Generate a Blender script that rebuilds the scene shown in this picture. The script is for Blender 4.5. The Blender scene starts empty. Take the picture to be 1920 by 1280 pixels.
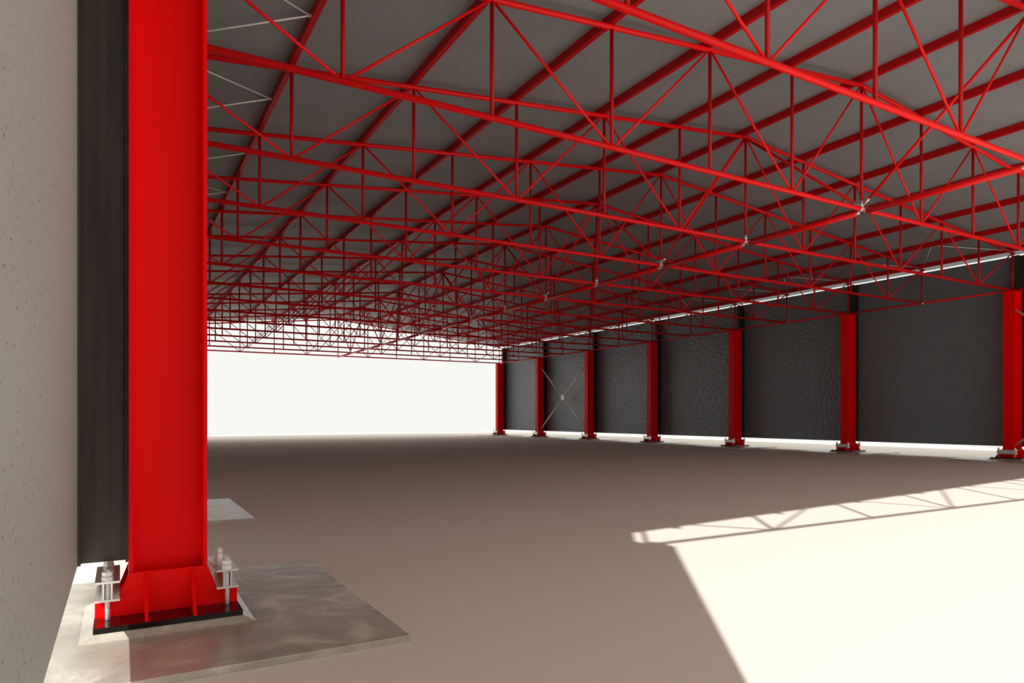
import bpy, math, random
from mathutils import Vector, Matrix
C = bpy.context.scene.collection
S = bpy.context.scene

# ------------------------------------------------------------------ camera, sky, sun, exposure
EYE = 1.482                     # eye height above the floor
cam = bpy.data.cameras.new('camera'); cam_o = bpy.data.objects.new('camera', cam); C.objects.link(cam_o)
cam.sensor_width = 36.0; cam.lens = 24.0; cam.shift_y = 141.25/1920; cam.clip_start = 0.03; cam.clip_end = 500
cam_o.location = (0, 0, EYE); cam_o.rotation_euler = (math.radians(90), 0, math.radians(-29.79))
S.camera = cam_o

world = bpy.data.worlds.new('sky'); S.world = world; world.use_nodes = True
bg = world.node_tree.nodes['Background']
bg.inputs[0].default_value = (0.945, 0.942, 0.905, 1); bg.inputs[1].default_value = 1.0

SUN_DX, SUN_DY = 0.867, 1.126   # shadow length per metre of height
sun = bpy.data.lights.new('sun', 'SUN'); sun.energy = 5.3; sun.angle = math.radians(0.55); sun.color = (1.0, 0.99, 0.97)
sun_o = bpy.data.objects.new('sun', sun); C.objects.link(sun_o)
sun_o.rotation_euler = Vector((-SUN_DX, -SUN_DY, 1)).to_track_quat('Z', 'Y').to_euler()
sun_o.location = (-20, -25, 25)

vs = S.view_settings
vs.view_transform = 'Standard'; vs.look = 'None'; vs.exposure = 0.0; vs.gamma = 1.0; vs.use_curve_mapping = False
S.cycles.max_bounces = 10; S.cycles.diffuse_bounces = 5; S.cycles.glossy_bounces = 4
S.cycles.use_denoising = True

# ------------------------------------------------------------------ measures
T0Y, STEP = 8.60, 3.0           # truss line 0 and truss spacing; trusses run from -3 to 13
XL, PANEL = 0.295, 2.15
XR = XL + 12*PANEL              # 26.095
MID = (XL + XR)/2
ZB, ZE, ZR = 5.747, 7.015, 8.29  # bottom chord, top chord at the eave and at the ridge
RC = 0.045
SLOPE = (ZR-ZE)/(MID-XL)
PUR = 0.16
WALL_IN = 0.554                 # wall's inner face beyond the column line
def ty(k): return T0Y + STEP*k
def ztop(x): return ZR - SLOPE*abs(x-MID)
FRONT, BACK = ty(-3), ty(13)
FRAMES = list(range(-3, 14, 2))

# ------------------------------------------------------------------ materials
def mat(name, color, rough=.5, metal=0., spec=.5, bump=0., bscale=40., detail=3., var=0., vscale=5., coat=0., coat_rough=.1, bdist=.01, stretch=None, color2=None, refl_fleck=None):
    m = bpy.data.materials.new(name); m.use_nodes = True
    nt = m.node_tree; b = nt.nodes['Principled BSDF']
    b.inputs['Base Color'].default_value = (*color, 1); b.inputs['Roughness'].default_value = rough
    b.inputs['Metallic'].default_value = metal; b.inputs['Specular IOR Level'].default_value = spec
    b.inputs['Coat Weight'].default_value = coat; b.inputs['Coat Roughness'].default_value = coat_rough
    tc = nt.nodes.new('ShaderNodeTexCoord'); mp = nt.nodes.new('ShaderNodeMapping')
    nt.links.new(tc.outputs['Object'], mp.inputs[0])
    if stretch: mp.inputs['Scale'].default_value = stretch
    if var or color2:
        n = nt.nodes.new('ShaderNodeTexNoise'); n.inputs['Scale'].default_value = vscale; n.inputs['Detail'].default_value = 5
        nt.links.new(mp.outputs[0], n.inputs[0])
        r = nt.nodes.new('ShaderNodeValToRGB')
        c2 = color2 or tuple(c*(1-var) for c in color)
        r.color_ramp.elements[0].color = (*c2, 1); r.color_ramp.elements[1].color = (*color, 1)
        r.color_ramp.elements[0].position = .35; r.color_ramp.elements[1].position = .65
        nt.links.new(n.outputs[0], r.inputs[0]); nt.links.new(r.outputs[0], b.inputs['Base Color'])
    if refl_fleck:                     # reflections off the bumps, painted into the colour as small dark flecks
        n = nt.nodes.new('ShaderNodeTexNoise'); n.inputs['Scale'].default_value = refl_fleck[0]; n.inputs['Detail'].default_value = 2
        nt.links.new(mp.outputs[0], n.inputs[0])
        r = nt.nodes.new('ShaderNodeMapRange'); r.inputs[1].default_value = refl_fleck[2]; r.inputs[2].default_value = refl_fleck[2]+.03
        nt.links.new(n.outputs[0], r.inputs[0])
        mx = nt.nodes.new('ShaderNodeMix'); mx.data_type = 'RGBA'
        nt.links.new(r.outputs[0], mx.inputs[0]); mx.inputs[6].default_value = (*color, 1); mx.inputs[7].default_value = (*refl_fleck[1], 1)
        l = b.inputs['Base Color'].links
        if l: nt.links.new(l[0].from_socket, mx.inputs[6])
        nt.links.new(mx.outputs[2], b.inputs['Base Color'])
    if bump:
        n = nt.nodes.new('ShaderNodeTexNoise'); n.inputs['Scale'].default_value = bscale; n.inputs['Detail'].default_value = detail
        nt.links.new(mp.outputs[0], n.inputs[0])
        bp = nt.nodes.new('ShaderNodeBump'); bp.inputs['Strength'].default_value = bump; bp.inputs['Distance'].default_value = bdist
        nt.links.new(n.outputs[0], bp.inputs['Height']); nt.links.new(bp.outputs[0], b.inputs['Normal'])
    return m
M = {}
M['floor'] = mat('matte_floor', (.91, .83, .735), .95, spec=.03)
M['red'] = mat('red_paint', (1.0, .0, .0), .40, spec=.14, bump=.25, bscale=160, detail=2)
M['red_tube'] = mat('red_tube_paint', (.90, .006, .006), .38, spec=.25, bump=.10, bscale=120, detail=2)
M['red_shaded'] = mat('painted_shade_red', (.52, .003, .004), .40, spec=.25, bump=.25, bscale=60, detail=2)  # tube red darkened: shading on purlins and verticals painted into the colour
M['black'] = mat('black_polished_plate', (.002, .002, .002), .06, spec=.5)
M['dark'] = mat('dark_bronze_steel', (.060, .050, .036), .30, spec=.5, bump=.15, bscale=14, stretch=(1, 1, .04), var=.6, vscale=14)
M['panel'] = mat('charcoal_wall_panel', (.165, .205, .225), .20, spec=.8, bump=1.0, bscale=8, detail=4.0, bdist=.05)
M['panel_sheen'] = mat('wall_panel_painted_sheen', (.49, .53, .495), .55, spec=.3, bump=.3, bscale=16, detail=3.0, refl_fleck=(42, (.16, .06, .05), .665))  # same panel as the right wall, bright grazing reflection painted in as pale grey
M['roof'] = mat('grey_roof_sheet', (.275, .30, .308), .5, spec=.3, bump=.2, bscale=18, detail=2, var=.08, vscale=.6, refl_fleck=(20, (.17, .165, .15), .675))
M['chrome'] = mat('galvanised_steel', (.86, .85, .83), .25, metal=.75)
M['brace'] = mat('white_zinc_brace', (.95, .94, .92), .35, coat=.6)

def stone():
    m = mat('polished_stone', (.27, .24, .185), .27, spec=.8, bump=.35, bscale=7, detail=8)
    nt = m.node_tree; b = nt.nodes['Principled BSDF']
    tc = nt.nodes.new('ShaderNodeTexCoord')
    n = nt.nodes.new('ShaderNodeTexNoise'); n.inputs['Scale'].default_value = 2.2; n.inputs['Detail'].default_value = 9; n.inputs['Distortion'].default_value = .8
    nt.links.new(tc.outputs['Object'], n.inputs[0])
    r = nt.nodes.new('ShaderNodeValToRGB'); e = r.color_ramp.elements
    e[0].position = .3; e[0].color = (.38, .335, .26, 1); e[1].position = .58; e[1].color = (.56, .50, .40, 1)
    x = e.new(.66); x.color = (.74, .69, .58, 1)
    nt.links.new(n.outputs[0], r.inputs[0])
    n2 = nt.nodes.new('ShaderNodeTexNoise'); n2.inputs['Scale'].default_value = 60; n2.inputs['Detail'].default_value = 4
    nt.links.new(tc.outputs['Object'], n2.inputs[0])
    r2 = nt.nodes.new('ShaderNodeValToRGB'); r2.color_ramp.elements[0].color = (.75, .75, .75, 1); r2.color_ramp.elements[1].color = (1.15, 1.15, 1.15, 1)
    nt.links.new(n2.outputs[0], r2.inputs[0])
    mx = nt.nodes.new('ShaderNodeMix'); mx.data_type = 'RGBA'; mx.blend_type = 'MULTIPLY'; mx.inputs[0].default_value = 1
    nt.links.new(r.outputs[0], mx.inputs[6]); nt.links.new(r2.outputs[0], mx.inputs[7])
    nt.links.new(mx.outputs[2], b.inputs['Base Color'])
    return m
M['stone'] = stone()

# ------------------------------------------------------------------ mesh helpers
class MB:
    def __init__(s): s.v = []; s.f = []; s.sm = []
    def box(s, x0, x1, y0, y1, z0, z1):
        i = len(s.v)
        s.v += [(x, y, z) for z in (z0, z1) for x, y in ((x0, y0), (x1, y0), (x1, y1), (x0, y1))]
        for q in ((3,2,1,0), (4,5,6,7), (0,1,5,4), (1,2,6,5), (2,3,7,6), (3,0,4,7)): s.f.append([i+k for k in q]); s.sm.append(False)
        return s
    def tube(s, a, b, r, n=12, r2=None):
        a = Vector(a); b = Vector(b); d = (b-a).normalized()
        u = d.orthogonal().normalized() if abs(d.z) > .99 else d.cross(Vector((0, 0, 1))).normalized()
        w = d.cross(u); i = len(s.v); r2 = r if r2 is None else r2
        for p, q in ((a, r), (b, r2)):
            for k in range(n):
                t = 2*math.pi*(k+.5)/n; s.v.append(tuple(p + (u*math.cos(t) + w*math.sin(t))*q))
        for k in range(n):
            s.f.append([i+k, i+(k+1) % n, i+n+(k+1) % n, i+n+k]); s.sm.append(n > 6)
        s.f.append([i+n-1-k for k in range(n)]); s.sm.append(False)
        s.f.append([i+n+k for k in range(n)]); s.sm.append(False)
        return s
    def prism(s, pts, y0, y1, axis='y'):          # outline in x,z (or y,z) extruded
        i = len(s.v); n = len(pts)
        for y in (y0, y1):
            for p, q in pts: s.v.append((p, y, q) if axis == 'y' else (y, p, q))
        s.f.append([i+k for k in range(n)]); s.f.append([i+2*n-1-k for k in range(n)]); s.sm += [False]*2
        for k in range(n):
            s.f.append([i+k, i+n+k, i+n+(k+1) % n, i+(k+1) % n]); s.sm.append(False)
        return s
    def build(s, name, m, parent=None, label=None, bevel=0):
        me = bpy.data.meshes.new(name); me.from_pydata(s.v, [], s.f); me.update()
        me.polygons.foreach_set('use_smooth', s.sm)
        me.materials.append(m)
        import bmesh
        bm = bmesh.new(); bm.from_mesh(me); bmesh.ops.recalc_face_normals(bm, faces=bm.faces)
        if bevel:
            bmesh.ops.bevel(bm, geom=[e for e in bm.edges if e.calc_face_angle(0) > .9], offset=bevel, segments=2, affect='EDGES', profile=.5)
        bm.to_mesh(me); bm.free()
        o = bpy.data.objects.new(name, me); C.objects.link(o)
        if parent: o.parent = parent
        if label: o['label'] = label
        return o
def tag(o, label, cat, group=None):
    o['kind'] = 'thing'
    o['label'] = label; o['category'] = cat
    if group: o['group'] = group
    return o
def thing(name, loc=(0, 0, 0), rz=0):
    o = bpy.data.objects.new(name, None); C.objects.link(o); o.location = loc; o.rotation_euler = (0, 0, rz); o.empty_display_size = .2
    return o
def dup(o, parent=None):
    c = o.copy(); C.objects.link(c)
    if parent: c.parent = parent
    for ch in list(o.children): dup(ch, c)
    return c
def struct(o): o['kind'] = 'structure'; return o

# ------------------------------------------------------------------ the setting
struct(MB().box(-9.5, 35.4, -14, 60.3, -.25, 0).build('floor', M['floor']))
XO0, XO1 = -.66, XR + XL + .66         # roof edges at the eaves
RY0, RY1 = FRONT - .85, BACK + .85
def zroof(x): return ztop(x) + RC + PUR
TH = .07
struct(MB().prism([(XO0, zroof(XO0)), (MID, zroof(MID)), (MID, zroof(MID)+TH), (XO0, zroof(XO0)+TH)], RY0, RY1).build('ceiling_left', M['roof']))
struct(MB().prism([(XO1, zroof(XO1)), (MID, zroof(MID)), (MID, zroof(MID)+TH), (XO1, zroof(XO1)+TH)], RY0, RY1).build('ceiling_right', M['roof']))
WX0, WX1 = XL - WALL_IN, XR + WALL_IN
WZ0, WZ1 = .463, 6.99
struct(MB().box(WX0-.06, WX0, FRONT-.52, BACK+.52, WZ0, WZ1).build('wall_left', M['panel_sheen']))
struct(MB().box(WX1, WX1+.06, FRONT-.52, BACK+.52, WZ0, WZ1).build('wall_right', M['panel']))

ORD = ['first', 'second', 'third', 'fourth', 'fifth', 'sixth', 'seventh', 'eighth', 'ninth', 'tenth', 'eleventh', 'twelfth', 'thirteenth', 'fourteenth', 'fifteenth', 'sixteenth', 'seventeenth']

# ------------------------------------------------------------------ footings
SLAB = .045
def make_footing():
    r = thing('footing_slab')
    MB().box(-1.36, 1.36, -1.36, 1.36, 0, SLAB).build('slab', M['stone'], r, bevel=.004)
    g = MB(); z0, z1 = SLAB, SLAB+.037; a, b = .53, .455
    g.v = [(-a,-a,z0), (a,-a,z0), (a,a,z0), (-a,a,z0), (-b,-b,z1), (b,-b,z1), (b,b,z1), (-b,b,z1)]
    g.f = [[3,2,1,0], [4,5,6,7], [0,1,5,4], [1,2,6,5], [2,3,7,6], [3,0,4,7]]; g.sm = [False]*6
    g.build('grout_pad', M['stone'], r, 'sloping grey grout bed under the black base plate')
    return r
# ------------------------------------------------------------------ columns
def make_column():
    r = thing('steel_column')
    z = SLAB + .037
    MB().box(-.453, .453, -.462, .462, z, z+.037).build('base_plate', M['black'], r, 'black polished base plate')
    z += .037
    hx, fy, t = .250, .176, .026; top = 5.66
    s = MB()
    s.box(-hx, -hx+t, -fy, fy, z, top); s.box(hx-t, hx, -fy, fy, z, top); s.box(-hx+t, hx-t, -.009, .009, z, top)
    s.build('shaft', M['red'], r)
    MB().box(-hx-.01, hx+.01, -fy-.01, fy+.01, top, top+.04).build('cap_plate', M['red'], r)
    out = [(-.45, 0), (.45, 0), (.45, .122), (.312, .122), (.250, .285), (-.250, .285), (-.312, .122), (-.45, .122)]
    out = [(x, z+q) for x, q in out]
    for sy in (-1, 1):
        MB().prism(out, sy*.177, sy*.202).build('gusset_plate', M['red'], r)
        for x in (-.147, .147):
            MB().prism([(sy*.202, z), (sy*.455, z), (sy*.225, z+.275), (sy*.202, z+.275)], x-.010, x+.010, 'x').build('stiffener', M['red'], r)
    for sx in (-1, 1):
        # anchor beam: a short I section along y on the gusset ledge
        b = MB(); x0, x1 = (.302, .448) if sx > 0 else (-.448, -.302); xm = (x0+x1)/2; zb = z+.122; h = .136
        b.box(x0, x1, -.285, .285, zb, zb+.014); b.box(x0, x1, -.285, .285, zb+h-.014, zb+h); b.box(xm-.03, xm-.018, -.284, .284, zb+.014, zb+h-.014)
        b.box(xm+.018, xm+.03, -.284, .284, zb+.014, zb+h-.014)
        b.build('anchor_beam', M['chrome'], r, 'shiny steel anchor beam on the gusset ledge')
        for sy in (-1, 1):
            y = sy*.248
            bo = MB().tube((xm, y, z), (xm, y, zb+h+.076), .015, 14).build('anchor_bolt', M['brace'], r, 'shiny anchor bolt')
            MB().tube((xm, y, zb+h), (xm, y, zb+h+.028), .036, 6).build('nut', M['brace'], bo)
            MB().tube((xm, y, zb+h+.034), (xm, y, zb+h+.062), .034, 6).build('nut', M['brace'], bo)
    return r
def make_post():                       # dark wall post, its outer flange on the wall; x runs from the wall inwards
    s = MB(); w = .303; z0, z1 = WZ0, 6.96; t = .018; fy = .10
    s.box(0, t, -fy, fy, z0, z1); s.box(w-t, w, -fy, fy, z0, z1); s.box(t, w-t, -.006, .006, z0, z1)
    return s.build('wall_post', M['dark'])
foot = make_footing(); col = make_column(); post = make_post(); first = True
def side_words(side, k):
    n = FRAMES.index(k)               # 0 = front frame (behind the camera)
    if side == 'left':
        if n == 1: return 'nearest in the left row'
        if n == 0: return 'in the left row at the open front end'
        return 'in the left row, %s beyond the nearest' % ORD[n-2]
    m = len(FRAMES)-1-n
    if m == 0: return 'in the right row at the far end'
    return 'in the right row, %s from the far end' % ORD[m]
for side, x, rz in (('left', XL, 0), ('right', XR, math.pi)):
    for k in FRAMES:
        if first: f, c, p = foot, col, post; first = False
        else: f, c, p = dup(foot), dup(col), dup(post)
        y = ty(k); w = side_words(side, k)
        f.location = (x, y, 0); f.rotation_euler.z = rz
        c.location = (x, y, 0); c.rotation_euler.z = rz
        px = WX0 if side == 'left' else WX1
        p.location = (px, y, 0); p.rotation_euler.z = rz
        tag(f, 'square stone slab under red column %s' % w, 'slab', 'stone slabs under the columns')
        tag(c, 'tall red steel column %s' % w, 'column', 'red columns of the %s row' % side)
        tag(p, 'dark wall post behind red column %s' % w, 'post', 'dark posts on the %s wall' % side)

# ------------------------------------------------------------------ roof trusses (built across x, at local y = 0)
def nx(i): return XL + PANEL*i
def make_truss():
    r = thing('roof_truss', (MID, 0, ZB-RC))
    L = lambda x, z: (x-MID, 0, z-(ZB-RC))
    MB().tube(L(XL-.06, ZB), L(XR+.06, ZB), RC, 14).build('bottom_chord', M['red_tube'], r)
    tc = MB(); tc.tube(L(XL-.12, ztop(XL-.12)), L(MID+.004, ZR), RC, 14); tc.tube(L(MID-.004, ZR), L(XR+.12, ztop(XR+.12)), RC, 14)
    tc.build('top_chord', M['red_tube'], r)
    for i in range(13):
        x = nx(i); MB().tube(L(x, ZB+.02), L(x, ztop(x)-.02), .031, 12).build('vertical', M['red_shaded'], r)
    for i in range(1, 12, 2):
        for s in (-1, 1):
            MB().tube(L(nx(i)+s*.05, ZB+.03), L(nx(i+s)-s*.05, ztop(nx(i+s))-.04), .021, 10).build('diagonal', M['red_tube'], r)
    return r
truss = make_truss()
for j, k in enumerate(range(-3, 14)):
    t = truss if j == 0 else dup(truss)
    t.location.y = ty(k)
    m = 13-k
    if k % 2:
        n = FRAMES.index(k); mm = len(FRAMES)-1-n
        w = 'on the last pair of columns at the far open end' if mm == 0 else 'on the %s pair of columns from the far end' % ORD[mm]
    else:
        n = (13-k)//2
        w = 'between column pairs, mid-way along the %s bay from the far end' % ORD[n]
    tag(t, 'red tubular roof truss %s' % w, 'truss', 'red tubular roof trusses')

# ------------------------------------------------------------------ purlins
def make_purlin():
    return MB().box(-.042, .042, RY0+.05, RY1-.05, 0, PUR-.004).build('purlin', M['red_shaded'])
pur = make_purlin()
for i in range(13):
    p = pur if i == 0 else dup(pur)
    x = nx(i); p.location = (x, 0, ztop(x)+RC)
    if i == 6: w = 'along the roof ridge'
    elif i in (0, 12): w = 'along the %s eave' % ('left' if i == 0 else 'right')
    else: w = '%s from the ridge on the %s roof slope' % (ORD[abs(i-6)-1], 'left' if i < 6 else 'right')
    tag(p, 'long red purlin %s' % w, 'purlin', 'red purlins under the roof')

# ------------------------------------------------------------------ ridge bracing
def make_tie():
    r = thing('ridge_tie_tube', (MID, 0, ZB-RC))
    MB().tube((0, .12, -.02), (0, STEP-.12, -.02), .058, 14).build('tube', M['red_tube'], r)
    for a, b in ((.045, .16), (STEP-.16, STEP-.045)):
        MB().tube((0, a, -.02), (0, b, -.02), .034, 12).build('end_sleeve', M['chrome'], r, 'bare steel sleeve')
    return r
tie = make_tie()
def make_clamp():
    r = thing('node_clamp', (MID, 0, ZB))
    MB().tube((-.07, 0, 0), (.07, 0, 0), .056, 12).build('collar', M['chrome'], r)
    MB().tube((0, 0, .03), (0, 0, .17), .039, 12).build('socket', M['chrome'], r)
    return r
clamp = make_clamp()
def rodtube(a, b, r, n=10, cut=0):
    a = Vector(a); b = Vector(b); d = (b-a).normalized()
    return a + d*cut, b - d*cut
for j, k in enumerate(range(-3, 14)):
    c = clamp if j == 0 else dup(clamp); c.location.y = ty(k)
    tag(c, 'shiny steel clamp at mid-span of truss %s' % ('at the far open end' if k == 13 else ORD[13-k] + ' from the far open end'), 'clamp', 'steel clamps along the mid-span tie')
    if k == 13: break
    t = tie if j == 0 else dup(tie); t.location.y = ty(k)
    tag(t, 'heavy red tie tube at mid-span, %s length from the far open end' % ORD[12-k], 'tie tube', 'mid-span tie tubes below the ridge')
    # struts in the ridge plane: from the bottom node of even trusses to the apex of odd ones
    lo, hi = (k, k+1) if k % 2 == 0 else (k+1, k)
    a, b = rodtube((MID, ty(lo), ZB+.04), (MID, ty(hi), ZR-.03), .03, cut=.05)
    root = thing('ridge_strut', a)
    d = (b-a).normalized()
    MB().tube(Vector((0, 0, 0))+d*.12, b-a, .030, 12).build('tube', M['red_tube'], root)
    MB().tube(Vector((0, 0, 0)), d*.16, .022, 10, .034).build('end_sleeve', M['chrome'], root, 'bare steel end sleeve')
    tag(root, 'sloping red strut under the ridge, %s truss bay from the far end' % ORD[12-k], 'strut', 'sloping struts under the ridge')

# ------------------------------------------------------------------ eave tubes between column heads
def make_eave():
    r = thing('eave_tube')
    L = 2*STEP
    MB().tube((0, .02, 0), (0, L-.02, 0), .036, 12).build('tube', M['red_tube'], r)
    MB().tube((0, STEP-.07, 0), (0, STEP+.07, 0), .052, 12).build('clip', M['chrome'], r, 'small shiny clip under the mid-bay truss')
    return r
ev = make_eave(); first = True
for side, x in (('left', XL), ('right', XR)):
    for n, k in enumerate(FRAMES[:-1]):
        e = ev if first else dup(ev); first = False
        e.location = (x, ty(k), ZB-.005)
        tag(e, 'red tube joining column heads of the %s row, %s bay from far end' % (side, ORD[7-n]), 'eave tube', 'red tubes along the column heads')

# ------------------------------------------------------------------ V shaped rods in the roof plane at the eaves
def make_vee(s):                      # s = +1 left eave, -1 right eave; apex on the first purlin in mid-bay
    r = thing('eave_brace')
    ap = Vector((s*(PANEL-.06), 0, SLOPE*PANEL+RC+.055))
    for q in (-1, 1):
        a = Vector((s*.03, q*(STEP/2-.06), RC+.03))
        MB().tube(a, ap, .0125, 8).build('rod', M['brace'], r)
    MB().box(min(s*(PANEL-.10), s*(PANEL-.042)), max(s*(PANEL-.10), s*(PANEL-.042)), -.02, .02, SLOPE*PANEL+RC+.04, SLOPE*PANEL+RC+.07).build('bracket', M['brace'], r)
    return r
for side, x, s in (('left', XL, 1), ('right', XR, -1)):
    v = make_vee(s)
    for j, k in enumerate(range(-3, 13)):
        o = v if j == 0 else dup(v)
        o.location = (x, ty(k)+STEP/2, ZE)
        tag(o, 'thin bright rods forming a V at the %s eave, %s truss bay from far end' % (side, ORD[12-k]), 'brace', 'V rods along the %s eave' % side)

# ------------------------------------------------------------------ X braces between columns
def make_x():
    r = thing('cross_brace')
    L = 2*STEP; z0, z1 = .50, 5.12; m = (z0+z1)/2
    for q in (0, 1):
        a = Vector((0, .03, z0 if q == 0 else z1)); b = Vector((0, L-.03, z1 if q == 0 else z0)); c = (a+b)/2
        d = (b-a).normalized()
        MB().tube(a, c-d*.09, .042, 10).build('rod', M['brace'], r)
        MB().tube(c+d*.09, b, .042, 10).build('rod', M['brace'], r)
    h = MB(); h.tube((-.045, L/2, m), (.045, L/2, m), .19, 20)
    hub = h.build('hub', M['brace'], r, 'round steel coupling plate at the crossing')
    for q in (0, 1):
        a = Vector((0, .03, z0 if q == 0 else z1)); b = Vector((0, L-.03, z1 if q == 0 else z0)); c = (a+b)/2; d = (b-a).normalized()
        for e in (-1, 1):
            MB().tube(c+d*e*.10, c+d*e*.24, .042, 6).build('coupler', M['brace'], hub)
    return r
xb = make_x()
for n, (k, w) in enumerate(((9, 'between the second and third right-hand columns from the far open end'), (-1, 'cut by the right edge of the picture, beside the nearest column'))):
    o = xb if n == 0 else dup(xb)
    o.location = (XR, ty(k), 0)
    tag(o, 'steel X brace %s' % w, 'cross brace', 'X braces in the right row')
